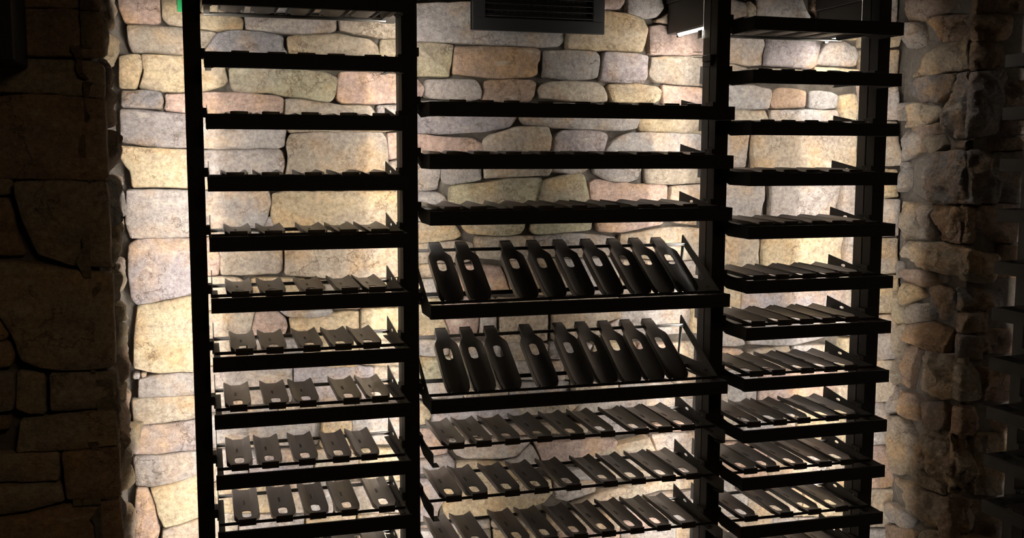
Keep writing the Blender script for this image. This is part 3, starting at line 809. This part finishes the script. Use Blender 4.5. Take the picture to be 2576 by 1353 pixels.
st = [(.0, .0115, .0205, .0000, -.004, .003), (.012, .0118, .0210, .0004, -.006, .0015), (.022, .012, .0245, .003, -.006, .001), (.034, .012, .0292, .0062, -.005, .0005), (.042, .012, .0298, .0075, -.004, .0005), (.13, .012, .0300, .0092, -.002, .0010), (.244, .012, .0304, .0100, -.001, .0020), (.250, .012, .0298, .0097, -.001, .0020)]
bm = cradle(st, stadium(.060, .026, .0115), .250, None)
for f in bm.faces: f.material_index = 0
for k, (a, b) in enumerate(((.132, .141), (.144, .150), (.154, .163))):          # illegible moulded mark in the valley
    x0_ = -.006; box(bm, x0_, x0_ + .0045, a, b, .0000, .0019)
bm.faces.ensure_lookup_table()
for f in bm.faces[-18:]: f.material_index = 1
flat_me = tomesh(bm, 'cradle', smooth=25); flat_me.materials.append(M['plastic']); flat_me.materials.append(M['mark'])
bm = bmesh.new(); box(bm, -.0208, .0208, -.0040, .0035, -.0085, .0088, bev=.002); lip_me = tomesh(bm, smooth=40)
cr0 = obj('bottle_cradle', flat_me); obj('front_lip', lip_me, M['plastic'], cr0)
st = [(.0, .013, .0225, .003, -.006, .0), (.012, .014, .0285, .0065, -.008, .0), (.03, .0145, .0305, .008, -.009, .0), (.10, .0145, .0308, .008, -.009, .0), (.178, .0145, .0305, .0075, -.009, .0), (.190, .0140, .0285, .005, -.010, .0), (.203, .0125, .0225, .002, -.011, .0003), (.214, .012, .0176, .0006, -.013, .0005), (.236, .012, .0168, .0, -.015, .0005), (.254, .0115, .0162, -.001, -.016, -.0005), (.260, .011, .0148, -.003, -.016, -.003)]
bm = cradle(st, stadium(.151, .025, .0115), .26, None)
tilt_me = tomesh(bm, 'tall_cradle', smooth=30); tilt_me.materials.append(M['plastic_dark'])
bm = bmesh.new(); box(bm, -.0155, .0155, .2570, .2635, -.018, -.002, bev=.0015); hook_me = tomesh(bm, smooth=40)
ct0 = obj('bottle_cradle', tilt_me); obj('neck_hook', hook_me, M['plastic_dark'], ct0)
ORD = ['first', 'second', 'third', 'fourth', 'fifth', 'sixth', 'seventh', 'eighth', 'ninth', 'tenth', 'eleventh', 'twelfth']
used = {'flat': False, 'tilt': False}
def put_cradle(kind, x, y, z, label, group):
    src = cr0 if kind == 'flat' else ct0
    if not used[kind]: o = src; used[kind] = True
    else: o = copy_tree(src)
    o.location = (x, y, z)
    o.rotation_euler = (math.atan2(.128, .218), 0, 0) if kind == 'tilt' else (0, 0, 0)
    tag(o, label, 'bottle holder', group)
def spread(xs, lo, hi, gap=.0645):
    xs = list(xs)
    for _ in range(30):
        for i in range(len(xs) - 1):
            d = gap - (xs[i + 1] - xs[i])
            if d > 0: xs[i] -= d / 2; xs[i + 1] += d / 2
        xs[0] = max(xs[0], lo); xs[-1] = min(xs[-1], hi)
    return xs
DEFA = [.078, .158, .248, .334, .412]
DEFC = [1.478, 1.550, 1.630, 1.708, 1.780]
ROW = {
 'left': (PX[0] + PW, PX[1], [(.3717, DEFA), (.2317, [.091, .174, .244, .315, .403]), (.0916, [.085, .158, .25, .342, .421]), (-.0516, [.073, .154, .255, .345, .412]), (-.1915, [.077, .158, .26, .337, .415]),
   (-.3358, [.077, .156, .252, .339, .407]), (-.4755, [.083, .155, .244, .321, .391]), (-.6134, [.066, .158, .232, .339, .411]), (-.761, [.066, .138, .227, .311, .382]), (-.9009, [.08, .169, .251, .33, .425]), (-1.042, [.08, .15, .25, .335, .415])]),
 'middle': (PX[1] + PW, PX[2], [(.1278, [.615, .687, .755, .845, .947, 1.026, 1.125, 1.2, 1.265]), (-.0009, [.606, .676, .76, .851, .944, 1.028, 1.121, 1.212, 1.278]), (-.1392, [.6, .669, .78, .85, .941, 1.033, 1.127, 1.192, 1.259]),
   (-.3729, [.601, .675, .803, .881, .96, 1.043, 1.124, 1.192, 1.263]), (-.6119, [.617, .687, .757, .86, .96, 1.029, 1.099, 1.168, 1.238]),
   (-.7505, [.608, .682, .76, .849, .942, 1.029, 1.128, 1.199, 1.267]), (-.8905, [.601, .671, .76, .842, .933, 1.039, 1.122, 1.212, 1.286]), (-1.0305, [.601, .676, .789, .869, .954, 1.036, 1.12, 1.2, 1.276])]),
 'right': (PX[2] + PW, PX[3], [(.3655, DEFC), (.2263, [1.475, 1.545, 1.612, 1.69, 1.76]), (.0888, [1.487, 1.552, 1.625, 1.70, 1.775]), (-.0477, [1.496, 1.564, 1.634, 1.708, 1.774]), (-.1911, [1.492, 1.571, 1.658, 1.725, 1.79]), (-.3394, [1.479, 1.548, 1.635, 1.71, 1.785]),
   (-.469, [1.477, 1.56, 1.631, 1.704, 1.78]), (-.6111, [1.476, 1.546, 1.639, 1.716, 1.783]), (-.7566, [1.472, 1.556, 1.633, 1.727, 1.795]), (-.8915, [1.466, 1.537, 1.626, 1.709, 1.782]), (-1.0316, [1.472, 1.587, 1.679, 1.77]), (-1.171, DEFC)])}
for bay, (x0, x1, rows_) in ROW.items():
    for r, (z, xs) in enumerate(rows_):
        kind = 'tilt' if bay == 'middle' and r in (3, 4) else 'flat'
        bar = not (bay == 'middle' and r > 4)
        dz = -.014 if r == 0 and bay != 'middle' else 0.0
        what = 'tray of tall tilted cradles' if kind == 'tilt' else 'tray of flat cradles' if bar else 'tray without a front bar'
        make_tray(x0, x1, z, kind, 'black %s, %s from top in the %s bay' % (what, ORD[r], bay), 'wine trays in the %s bay' % bay, bar, dz=dz)
        xs = spread(xs, x0 + .042, x1 - .042)
        for i, x in enumerate(xs):
            y, zz = (D - .0605, z + dz) if kind == 'flat' else (D - .062, z + .003)
            put_cradle(kind, x, y, zz, '%s %sblack bottle cradle from the left on %s tray from top, %s bay' % (ORD[i], 'tall tilted ' if kind == 'tilt' else '', ORD[r], bay), 'bottle cradles in the %s bay' % bay)

# ------------------------------------------------------------------ the rack on the right-hand side wall
RO = Vector((2.268, 2.42, 0))     # where its first post meets the tray line
p5 = make_post(0, 'black steel rack post at the right edge, in front of the rough stone pillar', (RO.x, RO.y + PW, 0), -math.pi / 2)
for i, z in enumerate((.279, .134, -.008, -.149, -.297, -.430, -.574, -.7165, -.8576, -.995)):
    t = empty('wine_tray', (RO.x, RO.y, z), -math.pi / 2)
    make_tray(0, .48, z, 'flat', '%s tray from the top at the right edge, running along the side wall' % ORD[i], 'trays of the side wall rack', True, t)
make_post(0, 'second black steel post of the side wall rack, nearest the camera', (RO.x, RO.y - .48, 0), -math.pi / 2)

# ------------------------------------------------------------------ beams, lamps, vent, small things
def beam(x, label):
    b = empty('cross_beam', (x, D + PD, 0)); tag(b, label, 'beam', 'cross beams from the posts to the wall', 'thing')
    obj('lower_channel', boxmesh(.0, PW, .001, .236, .363, .452, bev=.002), M['beam'], b)
    obj('upper_channel', boxmesh(-.006, PW + .006, .001, .236, .4525, CEIL - .001, bev=.002), M['beam'], b)
    return b
beam(PX[2], 'dark steel cross beam running from the third post back to the wall')
beam(PX[3], 'dark steel cross beam running from the last post back to the wall')
beam(PX[0], 'dark steel cross beam running from the first post back to the wall')
beam(PX[1], 'dark steel cross beam running from the second post back to the wall')
def lamp(x, y0, y1, label):
    l = empty('led_lamp', (x, y0, .363)); tag(l, label, 'lamp', 'small lamps under the cross beams')
    obj('housing', boxmesh(-.002, .018, 0, y1 - y0, -.004, 0, bev=.0008), M['chrome'], l)
    tag(obj('diffuser', boxmesh(.001, .015, .004, y1 - y0 - .004, -.009, -.004, bev=.001), M['lamp'], l), 'glowing white light bar')
    bm = bmesh.new(); box(bm, .003, .013, y1 - y0 - .004, y1 - y0 + .008, -.014, 0, bev=.001); obj('end_clip', tomesh(bm), M['steel'], l)
    return l
lamp(PX[2] + .004, D + PD + .004, D + PD + .180, 'lit LED bar lamp under the cross beam of the third post')
lamp(PX[3] + .004, D + PD + .020, D + PD + .200, 'lit LED bar lamp under the cross beam of the last post')
t = empty('paper_tag', (PX[2] - .001, 2.6935, .340)); tag(t, 'small white paper tag hanging at the top of the third post under the lamp', 'tag')
obj('tag_sheet', boxmesh(-.0008, 0, .002, .030, -.012, .012), M['paper'], t)
bm = bmesh.new(); plate(bm, [[(.013, .008), (.018, .008), (.0155, .001), (.019, .001), (.012, -.009), (.014, -.001), (.011, -.001)]], -.0012, -.0008); obj('printed_mark', tomesh(bm), M['ink'], t)
v = empty('wall_vent', (.741, 2.885, .3503)); tag(v, 'black louvred air vent grille mounted high on the stone wall in the middle bay', 'vent')
W_, H_ = .398, .32
bm = bmesh.new(); fr = .036
for a in ((0, W_, 0, fr), (0, W_, H_ - fr, H_), (0, fr, fr, H_ - fr), (W_ - fr, W_, fr, H_ - fr)): box(bm, a[0], a[1], 0, .014, a[2], a[3], bev=.002)
obj('vent_frame', tomesh(bm), M['vent'], v)
obj('vent_back', boxmesh(.005, W_ - .005, .014, .048, .005, H_ - .005), M['ventdark'], v)
lv = bmesh.new(); 
vs = [(fr, .001, .0), (W_ - fr, .001, .0), (W_ - fr, .013, .009), (fr, .013, .009), (fr, .001, .0016), (W_ - fr, .001, .0016), (W_ - fr, .013, .0106), (fr, .013, .0106)]
q = [lv.verts.new(a) for a in vs]
for f in ((0, 1, 2, 3), (7, 6, 5, 4), (0, 4, 5, 1), (1, 5, 6, 2), (2, 6, 7, 3), (3, 7, 4, 0)): lv.faces.new([q[i] for i in f])
LV = tomesh(lv)
k = 0
while fr + .004 + k * .0175 < H_ - fr - .012: obj('louver', LV, M['chrome'] if False else M['beam'], v, (0, 0, fr + .004 + k * .0175)); k += 1
FIN = boxmesh(0, .0012, .013, .0138, fr, H_ - fr)
for k in range(16): obj('fin', FIN, M['vent'], v, (fr + .012 + k * .0197, 0, 0))
b = obj('wall_box', boxmesh(-.47, -.345, 2.24, 2.40, .178, .46, bev=.004), M['vent']); tag(b, 'black box mounted high on the dark left pillar, cut by the frame', 'box')
g = obj('tape_strip', boxmesh(-.053, -.0415, 2.9215, 2.9225, .372, .43), M['tape']); tag(g, 'green tape strip on the stone wall behind the top of the left post', 'tape')
